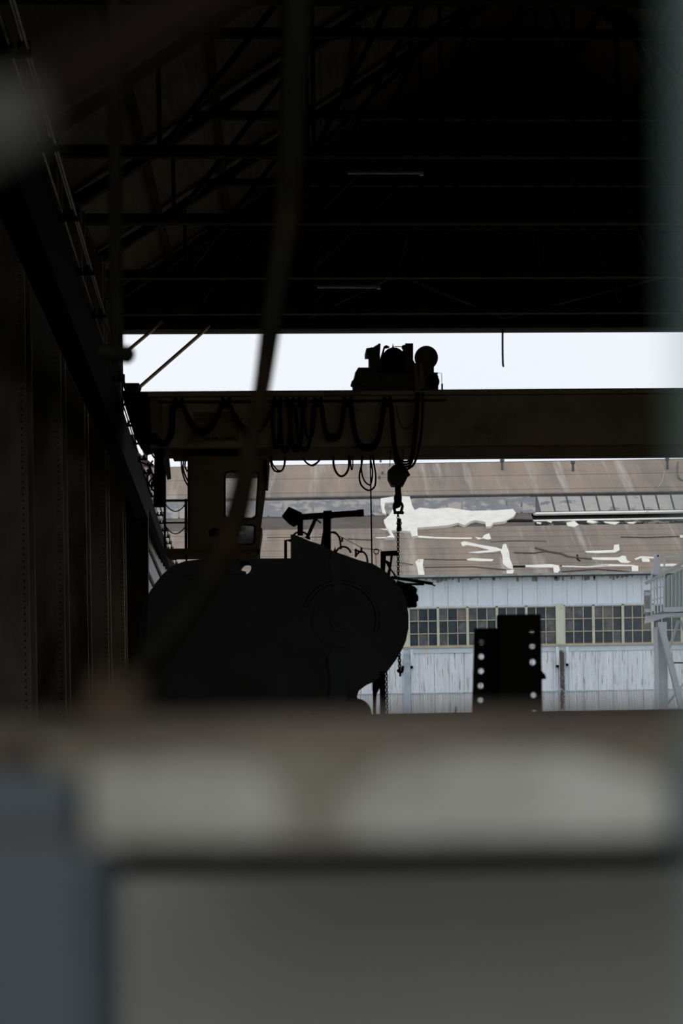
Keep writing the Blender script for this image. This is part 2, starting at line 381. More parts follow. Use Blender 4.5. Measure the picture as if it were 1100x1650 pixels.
wbox(X0,X1,-10.2,-8.4,-.045,0,'lap_joint','pilaster')
# rust streak patches on upper siding
for i in range(60):
    x = wx(random.uniform(640,1100)); h = random.uniform(2,8)
    wbox(x, x+random.uniform(.03,.15), 176-h, 176, -.036, -.031, 'rust_streak', 'siding_rust')
# windows
pane_mats = ['pane_dark']*7+['pane_mid']*4+['pane_tan']
pane_mesh = {}
for mm in ('pane_dark','pane_mid','pane_tan'):
    me = bpy.data.meshes.new('pane'); w_, h_ = 14.6*K/2, 19.2*K/2
    me.from_pydata([(-w_,-.01,-h_),(w_,-.01,-h_),(w_,-.01,h_),(-w_,-.01,h_),(-w_,.01,-h_),(w_,.01,-h_),(w_,.01,h_),(-w_,.01,h_)], [], [(0,1,2,3),(7,6,5,4),(1,5,6,2),(0,3,7,4),(3,2,6,7),(0,4,5,1)])
    me.materials.append(M[mm]); pane_mesh[mm] = me
def window(px0):
    W = 47.4*K; x0 = wx(px0); zb, zt = wz(66), wz(127.5); mb = MB(); Hh = zt-zb
    for i in (1,2): mb.box((x0+W*i/3-.024,YB-.03,zb),(x0+W*i/3+.024,YB+.05,zt))
    for i in (1,2): mb.box((x0,YB-.035,zb+Hh*i/3-.026),(x0+W,YB+.05,zb+Hh*i/3+.026))
    mb.box((x0,YB-.04,zb),(x0+W,YB+.05,zb+.05)); mb.box((x0,YB-.04,zt-.05),(x0+W,YB+.05,zt))
    fr = mb.build('window','muntin', WH)
    sash = [0]*9
    extra = random.random() < .4
    for i in range(3):
        for j in range(3):
            mm = random.choice(pane_mats)
            o = bpy.data.objects.new('pane', pane_mesh[mm]); COL.objects.link(o); o.parent = fr
            o.location = Vector((x0+W*(i+.5)/3, YB+.03, zb+Hh*(j+.5)/3)) - Vector(WH['_w'])
            o.rotation_euler = (random.uniform(-.02,.02), 0, random.uniform(-.02,.02))
    if extra: MB().box((x0+W*.52,YB+.07,zb),(x0+W*.60,YB+.12,zt)).build('inner_post','greenframe', fr)
    for dx in (0,): MB().box((x0-.06,YB-.09,wz(64)),(x0+.07,YB+.05,wz(129))).build('mullion','greenframe', WH)
bay = 250.0
for bx in (-90.4, 159.6, 409.6, 659.6, 909.6, 1159.6):
    for i in range(5): window(bx + i*47.4)
    wbox(wx(bx-13), wx(bx), 62, 131, -.11, .05, 'bay_post', 'greenpost')
    # pilaster below
    wbox(wx(bx-9.5), wx(bx+1.5), BASEV, 55, -.16, -.03, 'pilaster', 'pilaster')
    wbox(wx(bx-14), wx(bx-9.5), 33, 62, -.22, -.03, 'bracket', 'siding'); wbox(wx(bx+2), wx(bx+6), 35, 62, -.22, -.03, 'bracket', 'siding')
    wbox(wx(bx-13.5), wx(bx-10), 29, 33, -.20, -.03, 'bracket_foot', 'black'); wbox(wx(bx+2.2), wx(bx+5.5), 31, 35, -.20, -.03, 'bracket_foot', 'black')
M['rustflake'] = mat('flaking_rust', (.10,.08,.08), (.42,.42,.42), 3.2, .9, stretch=(1,1,.6), contrast=(.44,.52))
for bx in (909.6,1159.6): wbox(wx(bx-8), wx(bx-1), BASEV, 57, -.175, -.16, 'rust_strip', 'rustflake')
# gutter and eave
wbox(X0,X1,176.5,180,-.62,-.35,'gutter','gutter')
wbox(X0,X1,175.2,177.2,-.5,.2,'soffit','lead')
# roof plane helpers
SL = .552; EZ = wz(178); E0 = YB-.04
def onroof(px, py, off=0.0):
    u, v = lev(px, py)
    # point (u/F*Y, Y, CZ+v/F*Y) on z = EZ + SL*(Y-YB) + off
    Y = (EZ + off - CZ - SL*YB)/(v/F - SL)
    return Vector((u/F*Y, Y, CZ+v/F*Y))
def rz(Y, off=0): return EZ + SL*(Y-YB) + off
def Yof(v, off=0): return (EZ+off-CZ-SL*YB)/(v/F-SL)
RN = Vector((0,-SL,1)).normalized()
def slab(Ya, Yb, nm, mt, off, th=.06, xa=X0, xb=X1, parent=WH):
    a = Vector((xa,Ya,rz(Ya,off))); b = Vector((xb,Ya,rz(Ya,off))); c = Vector((xb,Yb,rz(Yb,off))); d = Vector((xa,Yb,rz(Yb,off)))
    return MB().prism([a,b,c,d], -RN*th).build(nm, mt, parent)
Y257, Y279, Y305 = Yof(258), Yof(279), Yof(305); YR = Yof(358.5)
slab(E0, Y257, 'lower_roof_slope','roof', 0, .12)
slab(Y305, YR, 'upper_roof_slope','roof', .10, .2)
slab(Y257-.5, Y305, 'roof_recess','gapblack', -.22, .06)  # near-black colour stands in for the darkness of the open gap
MB().prism([(X0,YR,rz(YR,.1)),(X0,YR+.3,rz(YR,.1)),(X0,YR+15,rz(E0,0))], (X1-X0,0,0)).build('rear_roof_slope','roof', WH)
MB().prism([(X0,YR-.05,rz(YR,.1)),(X0,YR+.25,rz(YR,.12)),(X0,YR+.1,rz(YR,.16))], (X1-X0,0,0)).build('ridge_cap','lead', WH)
# felt courses: slightly raised overlapping strips
M['roof_b'] = mat('roof_felt_b', (.33,.258,.20), (.225,.192,.163), .45, .9, stretch=(1.3,.16,.16), contrast=(.40,.60), c3=(.45,.41,.36), c3pos=(.54,.70), c3scale=.7, c3stretch=(1.5,.10,.10), bump=.2, detail=9)
n = 9
for i in range(n):
    Ya = E0 + (Y257-.1-E0)*i/n; Yb = E0 + (Y257-.1-E0)*(i+1)/n
    a = slab(Ya, Yb, 'felt_strip', 'roof' if i % 2 else 'roof_b', .02+.012*((i*7)%3), .03)
for i in range(7):
    Ya = Y305+.05 + (YR-Y305-.1)*i/7; Yb = Y305+.05 + (YR-Y305-.1)*(i+1)/7
    slab(Ya, Yb, 'felt_strip', 'roof' if i % 2 else 'roof_b', .12+.01*((i*5)%3), .03)
slab(Y305-.10, Y305+.04, 'flashing','lead', .19, .08)
# skylight panels
def skypanel(px0, px1, pt, pb, mt, slant):
    q = [onroof(px0+slant,pb,.1), onroof(px1+slant,pb,.1), onroof(px1,pt,.1), onroof(px0,pt,.1)]
    return MB().prism(q, -RN*.08).build('skylight_panel', mt, WH)
def lvl_y(px, v): return 1110 - (v + (px-550)*_s)/_c     # image row of level v at column px
x = -120.0; i = 0
while x < 1500:
    right = x > 855
    mt = 'skylight' if right else 'skyblue'
    slant = 6 if right else 0
    vt, vb = 304.2, (281 if right else 279)
    skypanel(x+1.5, x+22.5, lvl_y(x+12,vt), lvl_y(x+12,vb), mt, slant); x += 24; i += 1
mr_ = slab(Y279, Y305, 'skylight_bed','lead', .02, .1, onroof(857,812).x, X1); slab(Y279, Y305, 'skylight_bed','skylight', .02, .1, X0, onroof(857,812).x)
# left part: gap closed by stained felt; right: open black gap with pale edges
xs_ = onroof(856,830).x
slab(Y257-.1, Y279+.1, 'stained_felt','roof_dark', .03, .06, X0, xs_)
for pys, nm in (((279.5,277.0),'pale_edge'),((267.5,265.5),'pale_edge')):
    a = onroof(858,lvl_y(858,pys[0]),.06); b = onroof(1400,lvl_y(1400,pys[0]),.06); c = onroof(1400,lvl_y(1400,pys[1]),.06); d = onroof(860,lvl_y(860,pys[1]),.06)
    MB().prism([a,b,c,d], -RN*.1).build(nm,'sealant', WH)
M['tarmottle'] = mat('weathered_tar', (.22,.21,.19), (.015,.015,.014), 2.2, .9, contrast=(.52,.6), stretch=(.7,1,1))
MB().prism([onroof(1075,lvl_y(1075,265),.02),onroof(1400,lvl_y(1400,265),.02),onroof(1400,lvl_y(1400,257.5),.02),onroof(862,lvl_y(862,257.5),.02),onroof(862,lvl_y(862,265),.02)], -RN*.05).build('tar_strip','tarmottle', WH)
patches = [
 [(613,803),(640,799),(660,800),(664,815),(668,822),(676,818),(700,820),(722,818),(760,823),(800,822),(826,820),(831,826),(826,833),(812,840),(795,842),(790,848),(783,848),(782,841),(766,838),(758,840),(748,846),(738,842),(722,846),(700,848),(672,850),(673,863),(664,864),(661,856),(640,854),(630,855),(636,866),(620,866),(630,862),(622,848),(618,838),(627,830),(636,815),(638,808),(620,810),(619,818),(622,828),(616,826),(613,812)],
 [(672,863),(700,865),(735,866),(760,866),(760,868),(730,868),(690,867),(674,866)],
 [(776,867),(780,862),(788,859),(791,868),(786,869)],
 [(742,874),(748,872),(770,877),(800,882),(808,885),(810,877),(815,876),(820,890),(821,900),(826,912),(826,917),(818,915),(810,908),(809,895),(806,887),(795,889),(770,891),(754,890),(790,886),(770,881),(752,878),(745,880)],
 [(669,905),(674,901),(682,901),(681,912),(684,926),(674,926),(672,915)],
 [(751,901),(760,899),(775,900),(795,901),(792,904),(775,904),(755,903)],
 [(816,919),(828,918),(826,924),(816,925)],
 [(846,910.5),(860,910),(888,909),(900,911),(902,918),(898,923),(892,922),(891,914),(860,914),(846,913)],
 [(905,911),(945,912),(975,909),(1018,910),(1028,912),(1028,920),(1018,920),(1017,912),(975,912),(945,914),(905,912.5)],
 [(953,898),(975,898),(997,898),(1002,895),(1008,896),(1010,903),(1016,905),(1010,907),(1000,906),(995,902),(970,902),(955,901)],
 [(942,888),(965,887),(988,886),(989,878),(997,877),(998,886),(990,890),(960,891),(945,890)],
 [(1033,899),(1045,898),(1047,905),(1035,905)], [(1022,900),(1032,896),(1062,898),(1062,900),(1034,898.5),(1024,902)],
 [(1060,909),(1085,908),(1100,910),(1100,912),(1062,912)],[(1095,862),(1110,862),(1110,866),(1095,866)],
 [(612,852),(640,852),(640,853.5),(622,854)], [(605,866),(625,865),(625,867),(606,867)], [(765,865),(778,867),(770,869)]]
for q in patches: MB().prism([onroof(x_,y_,.2 if q is patches[0] else .09) for x_,y_ in q], -RN*(.2 if q is patches[0] else .05)).build('sealant_patch','sealant', WH)
for q in ([(912,842),(925,839),(932,845),(925,849),(914,847)],[(946,837),(963,841),(955,843),(945,841)],[(972,840),(998,841),(990,845),(975,842)],[(1010,841),(1025,841),(1020,843.5),(1012,843)],[(864,841),(872,842),(871,844),(865,843)],[(880,839),(889,840),(888,842)]):
    MB().prism([onroof(x_,y_,.10) for x_,y_ in q], -RN*.05).build('sealant_patch','sealant', WH)
MB().prism([onroof(x_,y_,.11) for x_,y_ in [(828,836),(834,827),(850,826),(858,835),(857,838),(840,839)]], -RN*.1).build('tarp_bump','roof_dark', WH)
for q in ([(798,838),(830,836),(858,837),(858,839),(830,839),(800,840)],):
    MB().prism([onroof(x_,y_,.12) for x_,y_ in q], -RN*.05).build('dark_seam','gapblack', WH)
def seam(pts, th=.05, mt='roof_dark'):
    MB().tube([onroof(a,b,.06) for a,b in pts], th, 6).build('felt_ridge', mt, WH)
seam([(862,883),(885,889),(905,892),(915,897),(930,899),(953,901)],.06); seam([(903,911),(945,913),(980,911)],.035,'gapblack')
seam([(683,901),(720,902),(752,902)],.03,'lead'); seam([(930,894),(930,901),(934,904)],.05,'gapblack'); seam([(826,913),(846,913)],.06,'gapblack')
seam([(1000,865),(1040,866),(1095,864)],.03,'lead'); seam([(640,906),(665,910)],.03); seam([(684,914),(760,913),(815,918)],.03); seam([(828,890),(860,891),(880,888)],.035)
seam([(905,921),(960,917),(1016,921)],.03); seam([(790,873),(830,871),(880,872)],.025); seam([(560,868),(600,870)],.03); seam([(430,866),(520,865)],.02)
# vents and poles on the ridge
for px, py, h_ in ((809,758,15),(923,760,14),(1075,757,16)):
    p = onroof(px,py,.1); v = MB(); v.cyl(p, p+Vector((0,0,h_*.036)), .08, 10); v.cyl(p+Vector((0,0,h_*.036)), p+Vector((0,0,h_*.036+.15)), .14, 10); v.build('roof_vent','lead', WH)
seamv = [(1070,760),(1067,775),(1060,785)]; MB().tube([onroof(a,b,.15) for a,b in seamv], .03, 6).build('conduit','skylight', WH)
MB().tube([onroof(a,b,.2) for a,b in [(1092,744),(1091,760),(1093,770),(1099,774)]], .04, 6).build('conduit','lead', WH)
for px, py in ((613,745),(616,765),(611,772)):
    p = onroof(px,py,.1); MB().box((p.x-.06,p.y-.06,p.z),(p.x+.06,p.y+.06,p.z+.2)).build('roof_bracket','lead', WH)

# small red roofed building beyond
rr = thing('distant_house','small red roofed building seen past the end of the crane','building',P(232,1110,118)+Vector((0,0,-CZ)))
b0 = P(236,750,118); MB().box((b0.x-2,118,0),(b0.x+.4,122,b0.z)).build('wall','timber', rr)
MB().prism([P(222,728,118),P(230,735,118),P(247,748,118),P(247,751,118),P(222,751,118)], (0,4,0)).build('roof','redroof', rr)
# grey corrugated wall of the yard on the left
ywx = P(214,900,40); ywy = P(284,900,66)
t = thing('yard_shed','grey ribbed metal shed wall beyond the left edge of the doorway','building',(ywx.x,ywx.y,0))
A = Vector((ywx.x,ywx.y,0)); B = Vector((ywy.x,ywy.y,0)); n = 26; D = (B-A)/n; nn = Vector((D.y,-D.x,0)).normalized()
for i in range(n):
    mb = MB(); a = A+D*i; vs = [a, a+D*.45, a+D*.55+nn*.05, a+D*.93+nn*.05, a+D*.98]
    mb.add([q for p in vs for q in (p, p+UP*7.3)], [(2*k,2*k+2,2*k+3,2*k+1) for k in range(4)]); mb.build('wall_sheet','yardwall', t)
MB().prism([A-nn*5,B-nn*5,B,A], UP*.1).build('sill','yardwall',t)
MB().prism([A-nn*5+UP*7.3,B-nn*5+UP*7.3,B+UP*7.3,A+UP*7.3], UP*.15).build('roof','lead',t)
# leaning timbers
for k, (p, q) in enumerate((((232,865),(262,935)),((228,900),(248,945)))):
    o = MB().bar(P(*p,43-k), P(*q,42.6-k), .07, .08).build('timber','timber')
    tag(o, ['long weathered timber leaning by the left doorway edge, uppermost','shorter weathered timber leaning below the longest one by the doorway'][k], 'timber', 'leaning timbers in the yard')

# ================================================================== GREY GANTRY AT THE RIGHT, IN THE YARD
YG = 60.0
G = thing('yard_gantry','grey steel gantry walkway on a braced column right of the window band','gantry',P(1067,1110,YG)*1-Vector((0,0,CZ)))
def gp(pts, d, nm, mt, y=YG): return MB().prism([P(a,b,y) for a,b in pts], (0,d,0)).build(nm, mt, G)
def gz(px0,px1,pyt,d,nm,mt,y=YG):
    a, b = P(px0,pyt,y), P(px1,pyt,y); return MB().box((a.x,y,0),(b.x,y+d,a.z)).build(nm,mt,G)
gz(1060,1074,1002,.5,'column','gantry'); gz(1058,1060.2,1010,.7,'column_flange','gantry',YG-.1)
q0, q1 = P(1065,1008,YG-.3), P(1103,1162,YG-.3); MB().bar(q0, q1, .25, .22).build('diagonal_brace','gantry',G)
MB().bar(P(1093,1000,YG+1.5),P(1078,1045,YG+1.5),.1,.1).build('brace','gantry',G); MB().bar(P(1096,1000,YG+1.5),P(1112,1045,YG+1.5),.1,.1).build('brace','gantry',G)
MB().bar(P(1074,1068,YG+.3),P(1110,1068,YG+.3),.1,.07).build('tie','lead',G); MB().bar(P(1074,1142,YG+.3),P(1095,1142,YG+.3),.1,.07).build('tie','gantry',G)
MB().bar(P(1075,1135,YG+.3),P(1106,1095,YG+.3),.1,.08).build('brace','gantry',G)
gp([(1046,1003),(1048,990),(1078,988),(1100,985),(1170,980),(1170,988),(1100,992),(1075,994)],1.0,'bracket_arm','gantry')
gp([(1040,985),(1070,985),(1170,979),(1170,985),(1100,987),(1070,988),(1046,990)],.8,'deck','gantry_dk')
gp([(1069,978.5),(1170,975),(1170,984),(1069,986)],.15,'deck_edge','gantry',YG-.1)
gp([(1071,933),(1100,916),(1170,880),(1170,976),(1071,979)],.1,'cladding','gantry_in',YG+.15)
for i in range(16):
    xx = 1075+i*6; gp([(xx,978),(xx+1.2,978),(xx+1.2,931-(xx-1071)*.57),(xx,931-(xx-1071)*.57)],.06,'cladding_rib','gantry',YG+.08)
MB().bar(P(1040,940,YG-.1),P(1170,869,YG-.1),.12,.14).build('top_rail','gantry_dk',G)
for i in range(5): 
    xx = 1049+i*5; MB().bar(P(xx,990-(i*1.3),YG-.1+.0),P(xx,937-i*2.6,YG-.1),.06,.06,Vector((0,1,0))).build('railing_bar','gantry',G)
MB().bar(P(1047,968,YG-.12),P(1069,962,YG-.12),.05,.06).build('mid_rail','gantry',G); MB().bar(P(1047,950,YG-.12),P(1069,944,YG-.12),.05,.06).build('mid_rail','gantry',G)
gp([(1053.5,926),(1054,896),(1056,892),(1060,892),(1063,896),(1064,926)],.15,'mast_plate','gantry',YG+.4)
MB().bar(P(1049,931,YG+.4),P(1055,897,YG+.4),.06,.06).build('brace','gantry',G)
MB().cyl(P(1059.6,895.6,YG+.38),P(1059.6,895.6,YG+.41),.04,10).build('pin_hole','black',G)
MB().bar(P(1070,897,YG+.3),P(1170,897,YG+.3),.06,.08).build('hand_rail','gantry',G); MB().bar(P(1070,897,YG+.3),P(1070,930,YG+.3),.06,.07,Vector((0,1,0))).build('rail_post','gantry',G)
gp([(1038,951),(1048,951),(1048,987),(1038,987)],.15,'side_box','gantry_dk',YG+.3)
for yy in (957,984): MB().bar(P(1039,yy,YG-.05),P(1049,yy,YG-.05),.1,.14).build('bracket','gantry',G)

# ================================================================== BRIDGE CRANE
CB = 27.0
CR = thing('bridge_crane','dark box girder bridge crane spanning the hall, with cab and top trolley','crane',PH(600,745,CB))
def cp(pts, b, d, nm, mt, parent=CR, holes=(), **kw):
    return MB().prism([PH(x_,y_,b) for x_,y_ in pts], AX*d, [[PH(x_,y_,b) for x_,y_ in h] for h in holes]).build(nm, mt, parent, **kw)
def ly(px, y0, x0=218, s_=-.0068): return y0 + (px-x0)*s_
def gl(px0, px1, ya, yb, b, d, nm, mt):   # strip following the girder's slope (rows given at x=218)
    return cp([(px0,ly(px0,ya)),(px1,ly(px1,ya)),(px1,ly(px1,yb)),(px0,ly(px0,yb))], b, d, nm, mt)
gl(238,1420,632.5,639,CB-.12,1.5,'top_flange','girder')
gl(242,1420,638.5,722,CB,1.25,'web','girder')
gl(272,1420,721.5,724.5,CB-.05,1.42,'bottom_flange','girder_low')
# end truck and chamfered girder end
cp([(196,629),(240,632),(243,700),(250,716),(238,712),(226,716),(217,705),(200,650)], CB-.1, 1.3,'end_truck','black')
cp([(200,617),(224,617),(218,634),(202,634)], CB-.2, .5,'end_bracket','steel')
cp([(238,632.5),(262,632.4),(262,706),(280,722),(262,716),(248,716),(240,700)], CB, 1.2,'end_plate','girder')
# rail on top
gl(225,1420,630.8,632.8,CB+.3,.08,'trolley_rail','steel')
for i in range(3): gl(782+i*120,785+i*120,630.5,633.5,CB-.14,.1,'rail_clip','gantry')
# festoon track
gl(255,720,646,648.5,CB-.22,.05,'festoon_track','steel')
# faded placard
PL = cp([(311,664),(385,663.5),(385,711),(311,711.5)], CB-.012, .02,'sign_plate','sign')
rs = random.Random(3)
def strokes(x0,x1,y0,h_,mt):
    x_ = x0; mb = MB()
    while x_ < x1:
        w2 = rs.choice((1,1.4,2)); mb.prism([PH(x_,y0,CB-.02),PH(x_+w2,y0,CB-.02),PH(x_+w2,y0+h_,CB-.02),PH(x_,y0+h_,CB-.02)], AX*.01)
        if rs.random() < .6: mb.prism([PH(x_,y0+h_*rs.random()*.8,CB-.02),PH(x_+3,y0+h_*.4,CB-.02),PH(x_+3,y0+h_*.4+1,CB-.02)], AX*.01)
        x_ += w2+rs.choice((1,1.3,2.8))
    o = mb.build('worn_lettering', mt, PL); o['kind'] = 'stuff'; return o
strokes(313,344,666,5,'signred'); strokes(318,338,673,5,'signred'); strokes(327,379,704,4.5,'black'); strokes(371,389,672,7,'black')
# ---- drop post, landing and cab, hung from the girder
cp([(249,716),(263,716),(264,812),(247,812)], CB+.1, .5,'hanger_post','black')
cp([(251,695),(254,695),(254,731),(251,731)], CB+.1,.1,'hanger_strap','black')
cp([(263,735),(272,735),(275,770),(269,772),(263,745)], CB-.1, .12,'strut','cab')
cabp = [(302,740),(415,741),(426,741),(428,760),(426,800),(420,850),(414,884),(302,886)]
def rrect(x0,y0,x1,y1,r,skew=0):
    out = []
    for cx,cy,a0 in ((x1-r,y0+r,-90),(x1-r,y1-r,0),(x0+r,y1-r,90),(x0+r,y0+r,180)):
        for k in range(5):
            a = math.radians(a0+k*22.5); px_ = cx+r*math.cos(a); py_ = cy+r*math.sin(a)
            out.append((px_ - skew*(py_-y0)/(y1-y0) if px_ > (x0+x1)/2 else px_, py_))
    return out
win1 = rrect(362,760,417,835.5,7,5); win2 = rrect(372,846,410.5,877,5,1)
cab = cp([(302,738),(430,738),(428,760),(425,800),(419,850),(414.5,883),(302,886)], CB-.1, .06,'cab_front','cab', holes=[win1,win2])
cbk = cp([(302,742),(432,742),(430,762),(427,800),(421,845),(417,876),(302,878)], CB+1.15, .05,'cab_rear','cab', holes=[rrect(350,770,424,850,5,5), rrect(360,856,413,871,3,1)])
def strip(pa, pb, b0, b1, th, nm, mt, parent=CR):
    a, b_ = PH(*pa,b0), PH(*pb,b0); d = AX*(b1-b0); tv = (b_-a).normalized().cross(AX)*th
    return MB().prism([a,b_,b_+tv,a+tv], d).build(nm,mt,parent)
strip((302,740),(302,886),CB-.1,CB+1.2,.05,'cab_side','cab'); 
strip((419,850),(414,884),CB-.1,CB+1.2,.04,'cab_side','cab'); strip((430,738),(427,775),CB-.1,CB+1.2,.05,'cab_side','cab')
strip((302,740),(430,739),CB-.1,CB+1.2,.05,'cab_roof','cab')
strip((264,884),(418,882),CB-.15,CB+1.25,-.08,'cab_floor','cab')
cp([(264,886),(417,884),(417,891),(264,893)], CB-.15, .08,'floor_channel','girder_low')
for k in (0,1): pass
for wn, nm in ((win1,'cab_window'),(win2,'cab_window')):
    o = MB().prism([PH(x_,y_,CB-.06) for x_,y_ in wn], AX*.01).build(nm,'cabglass', CR)
def ring(poly, b, w_, nm, mt):
    MB().tube([PH(x_,y_,b) for x_,y_ in poly], w_, 6, True).build(nm, mt, CR)
ring(win1, CB-.1, .018,'window_gasket','rubber'); ring(win2, CB-.1, .018,'window_gasket','rubber')
cp([(362,757),(417,757),(417,764),(362,762)], CB-.03,.02,'sun_visor','black')
# seat inside
cp([(392,850),(398,846),(412,846),(413,880),(383,880),(383,862),(391,860)], CB+.5,.4,'operator_seat','seat')
cp([(424,740),(430,741),(431,765),(429,783),(427,775),(424,760)], CB-.25,.1,'mirror_bracket','black')
cp([(414,884),(418,883),(419,891),(414,892)], CB-.2,.2,'floor_lug','black')
cp([(375,892),(405,892),(405,894.5),(377,895)], CB-.1,.2,'footstep','girder_low')
cp([(336,855),(345,850),(353,853),(353,864),(337,864)], CB-.13,.03,'worn_patch','black')
# landing rails
for y_ in (806.5,842.5): MB().bar(PH(264,y_,CB+.2),PH(302,y_-.3,CB+.2),.04,.028).build('landing_rail','black',CR)
MB().bar(PH(265.5,742,CB+.2),PH(265.5,886,CB+.2),.04,.04,Vector((0,1,0))).build('landing_post','black',CR); MB().bar(PH(299.5,804,CB+.2),PH(299.5,886,CB+.2),.05,.04,Vector((0,1,0))).build('landing_post','black',CR)
MB().bar(PH(300,892,CB+.2),PH(300.4,912,CB+.2),.03,.03,Vector((0,1,0))).build('landing_post','black',CR)
for y_ in (810,846):
    pts = [PH(265+ (300-265)*k/10, y_+ 14*(1-((k-5)/5)**2)*1.0, CB+.15) for k in range(11)]
    MB().tube(pts,.011,6).build('safety_chain','black',CR)
# loops of wiring near the cab
for pts in ([(292,741),(293,757),(297,772),(303,783)],[(296,741),(295,755),(299,768),(303,775)],[(299,741),(298,752),(302,760)]):
    MB().tube(smoothpts([PH(a,b,CB-.1) for a,b in pts]),.015,6).build('cab_cable','rubber',CR)
# ---- top trolley
TR = thing('crane_trolley','dark hoist trolley with motor dome and round drum on the crane girder','hoist',PH(640,629,CB+.2))
def tp(pts,b,d,nm,mt='rustmach'): return cp(pts,CB+b,d,nm,mt,TR)
tp([(572,629),(572,600),(577,592),(595,592),(598,597),(600,601),(678,601),(700,600),(706,606),(706,629)],.15,1.0,'chassis')
tp([(577,592),(595,592),(597,603),(597,618),(585,622),(576,616)],.0,.5,'end_box')
tp([(566,615),(571,609),(576,609),(576,629),(570,629),(570,618)],.2,.4,'buffer','black')
tp([(614,604),(676,604),(676,624),(614,624)],.08,.08,'side_panel')
MB().cyl(PH(592,615,CB-.05),PH(592,615,CB+.1),.1,16).build('wheel','rustmach',TR,smooth=True)
MB().cyl(PH(634,579,CB+.25),PH(634,579,CB+1.1),.225,24).build('motor','black',TR,smooth=True)
tp([(615,575),(653,575),(658,601),(611,601)],.3,.7,'motor_base','black')
tp([(631,562),(633,553),(635,562)],.5,.04,'lifting_eye','black')
tp([(596,569),(590,569),(590,561),(597,560),(598,559),(600,560),(611,553),(613,554),(612,572),(614,594),(596,593)],.2,.5,'control_panel')
tp([(612,594),(613,575),(618,558),(622,556),(627,558),(627,560),(620,561),(617,575),(619,594)],.4,.05,'bracket','black')
tp([(653,553),(665.5,553),(665.5,580),(668,584),(668,598),(652,598),(653,575),(650,560)],.2,.5,'resistor_box')
tp([(648,556),(654,555),(655,560),(650,560)],.3,.2,'junction_box')
MB().tube([PH(635,558.5,CB+.5),PH(649,558.5,CB+.5)],.008,5).build('wire','rubber',TR)
MB().tube([PH(593,570,CB+.2),PH(596,590,CB+.2),PH(600,602,CB+.2)],.008,5).build('wire','rubber',TR); MB().tube([PH(596,570,CB+.2),PH(595,587,CB+.2)],.008,5).build('wire','rubber',TR)
MB().cyl(PH(686.5,576.5,CB+.05),PH(686.5,576.5,CB+.95),.212,28).build('drum','black',TR,smooth=True)
MB().cyl(PH(686.5,576.5,CB+.0),PH(686.5,576.5,CB+.05),.225,28).build('drum_flange','rustmach',TR,smooth=True)
tp([(666,585),(699,585),(699,600),(705,600),(705,629),(668,629)],.05,.6,'drum_housing')
tp([(666,586),(672,586),(676,627),(668,632)],-.08,.1,'rope_guard','girder_low'); tp([(675,586),(681,586),(684,622),(676,629)],-.08,.1,'rope_guard','girder_low')
MB().cyl(PH(697,615,CB-.02),PH(697,615,CB+.6),.13,20).build('wheel','black',TR,smooth=True)
MB().tube([PH(705,601,CB),PH(711,601,CB),PH(712,619,CB)],.006,5).build('wire','rubber',TR); tp([(711,618),(713.5,618),(713.5,629),(711,629)],.0,.04,'stop_post','black')
# ---- festoon carriers + cable loops
def carrier(px):
    m = MB(); y_ = ly(px,640)
    for dx in (-5,5): m.cyl(PH(px+dx,y_+4,CB-.28),PH(px+dx,y_+4,CB-.2),.035,10)
    m.prism([PH(px-8,y_+5,CB-.27),PH(px+8,y_+5,CB-.27),PH(px+4,y_+13,CB-.27),PH(px-4,y_+13,CB-.27)], AX*.05)
    m.cyl(PH(px-8,y_+14,CB-.25),PH(px+8,y_+14,CB-.25),.04,10)
    m.build('cable_carrier','black',CR)
for px in (288,364,447,467,487,512,560,624): carrier(px)
FE = thing('festoon_cables','black control cables hanging in loops along the crane girder','cable',PH(450,650,CB-.3))
def loop(x0,x1,yd,y0=653,n=3,r=.022,sp=3.0,yr=None,k=2.6):
    for j in range(n):
        xa, xb = x0 + j*sp*.5, x1 - j*sp*.5; dep = yd - j*4.0; pts = []
        for i in range(15):
            t = -1+2*i/14; x_ = (xa+xb)/2+(xb-xa)/2*(abs(t)**.8)*(1 if t > 0 else -1)
            ya = y0 if (t < 0 or yr is None) else yr
            pts.append(PH(x_, dep-(dep-ya)*abs(t)**k, CB-.33-.03*j))
        MB().tube(pts, r, 6).build('cable','rubber',FE,smooth=True)
loop(293,359,700,n=3,k=1.6,r=.026); loop(369,442,700,n=3,k=1.7)
loop(437,452,722,n=3,k=3,sp=2); loop(449,470,729,n=3,k=3,sp=3); loop(464,490,727,n=3,k=3,sp=3); loop(475,505,726,n=2,k=3); loop(489,508,706,n=1)
loop(516,556,709,n=3,k=3,sp=4); loop(563,620,725,n=3,k=3,sp=4,r=.026); loop(628,675,752,n=3,k=3.2,sp=4,yr=632)
loop(638,671,690,n=1,r=.008)
MB().tube(smoothpts([PH(a,b,CB-.3) for a,b in [(284,652),(278,658),(277,680),(275,700),(266,714),(256,712),(246,700)]]),.06,8).build('cable','rubber',FE,smooth=True)
# loops hanging below
for q,r in (([(435,722),(436,745),(441,757),(447,760),(454,758),(458,748),(459,722)],.018),([(437,722),(438,744),(443,753),(448,758),(455,757),(459,746),(460,722)],.014),([(488,738),(494,746),(502,750),(508,748),(516,740)],.018),([(487,738),(496,748),(503,749),(512,744),(516,740)],.012),
    ([(538,722),(537,745),(540,758),(546,766),(552,767),(558,762),(562,750),(561,722)],.022),([(564,722),(565,750),(566.5,757),(568,750),(568,722)],.014),
    ([(584,722),(583,745),(579,765),(581,780),(590,789),(598,789),(604,782),(605,765),(602,745),(600,722)],.018),([(583,722),(582,755),(586,773),(594,781),(598,778),(600,760),(597,740),(597,722)],.016)):
    MB().tube(smoothpts([PH(a,b,CB+.9) for a,b in q]),r,6).build('hanging_loop','rubber',FE,smooth=True)
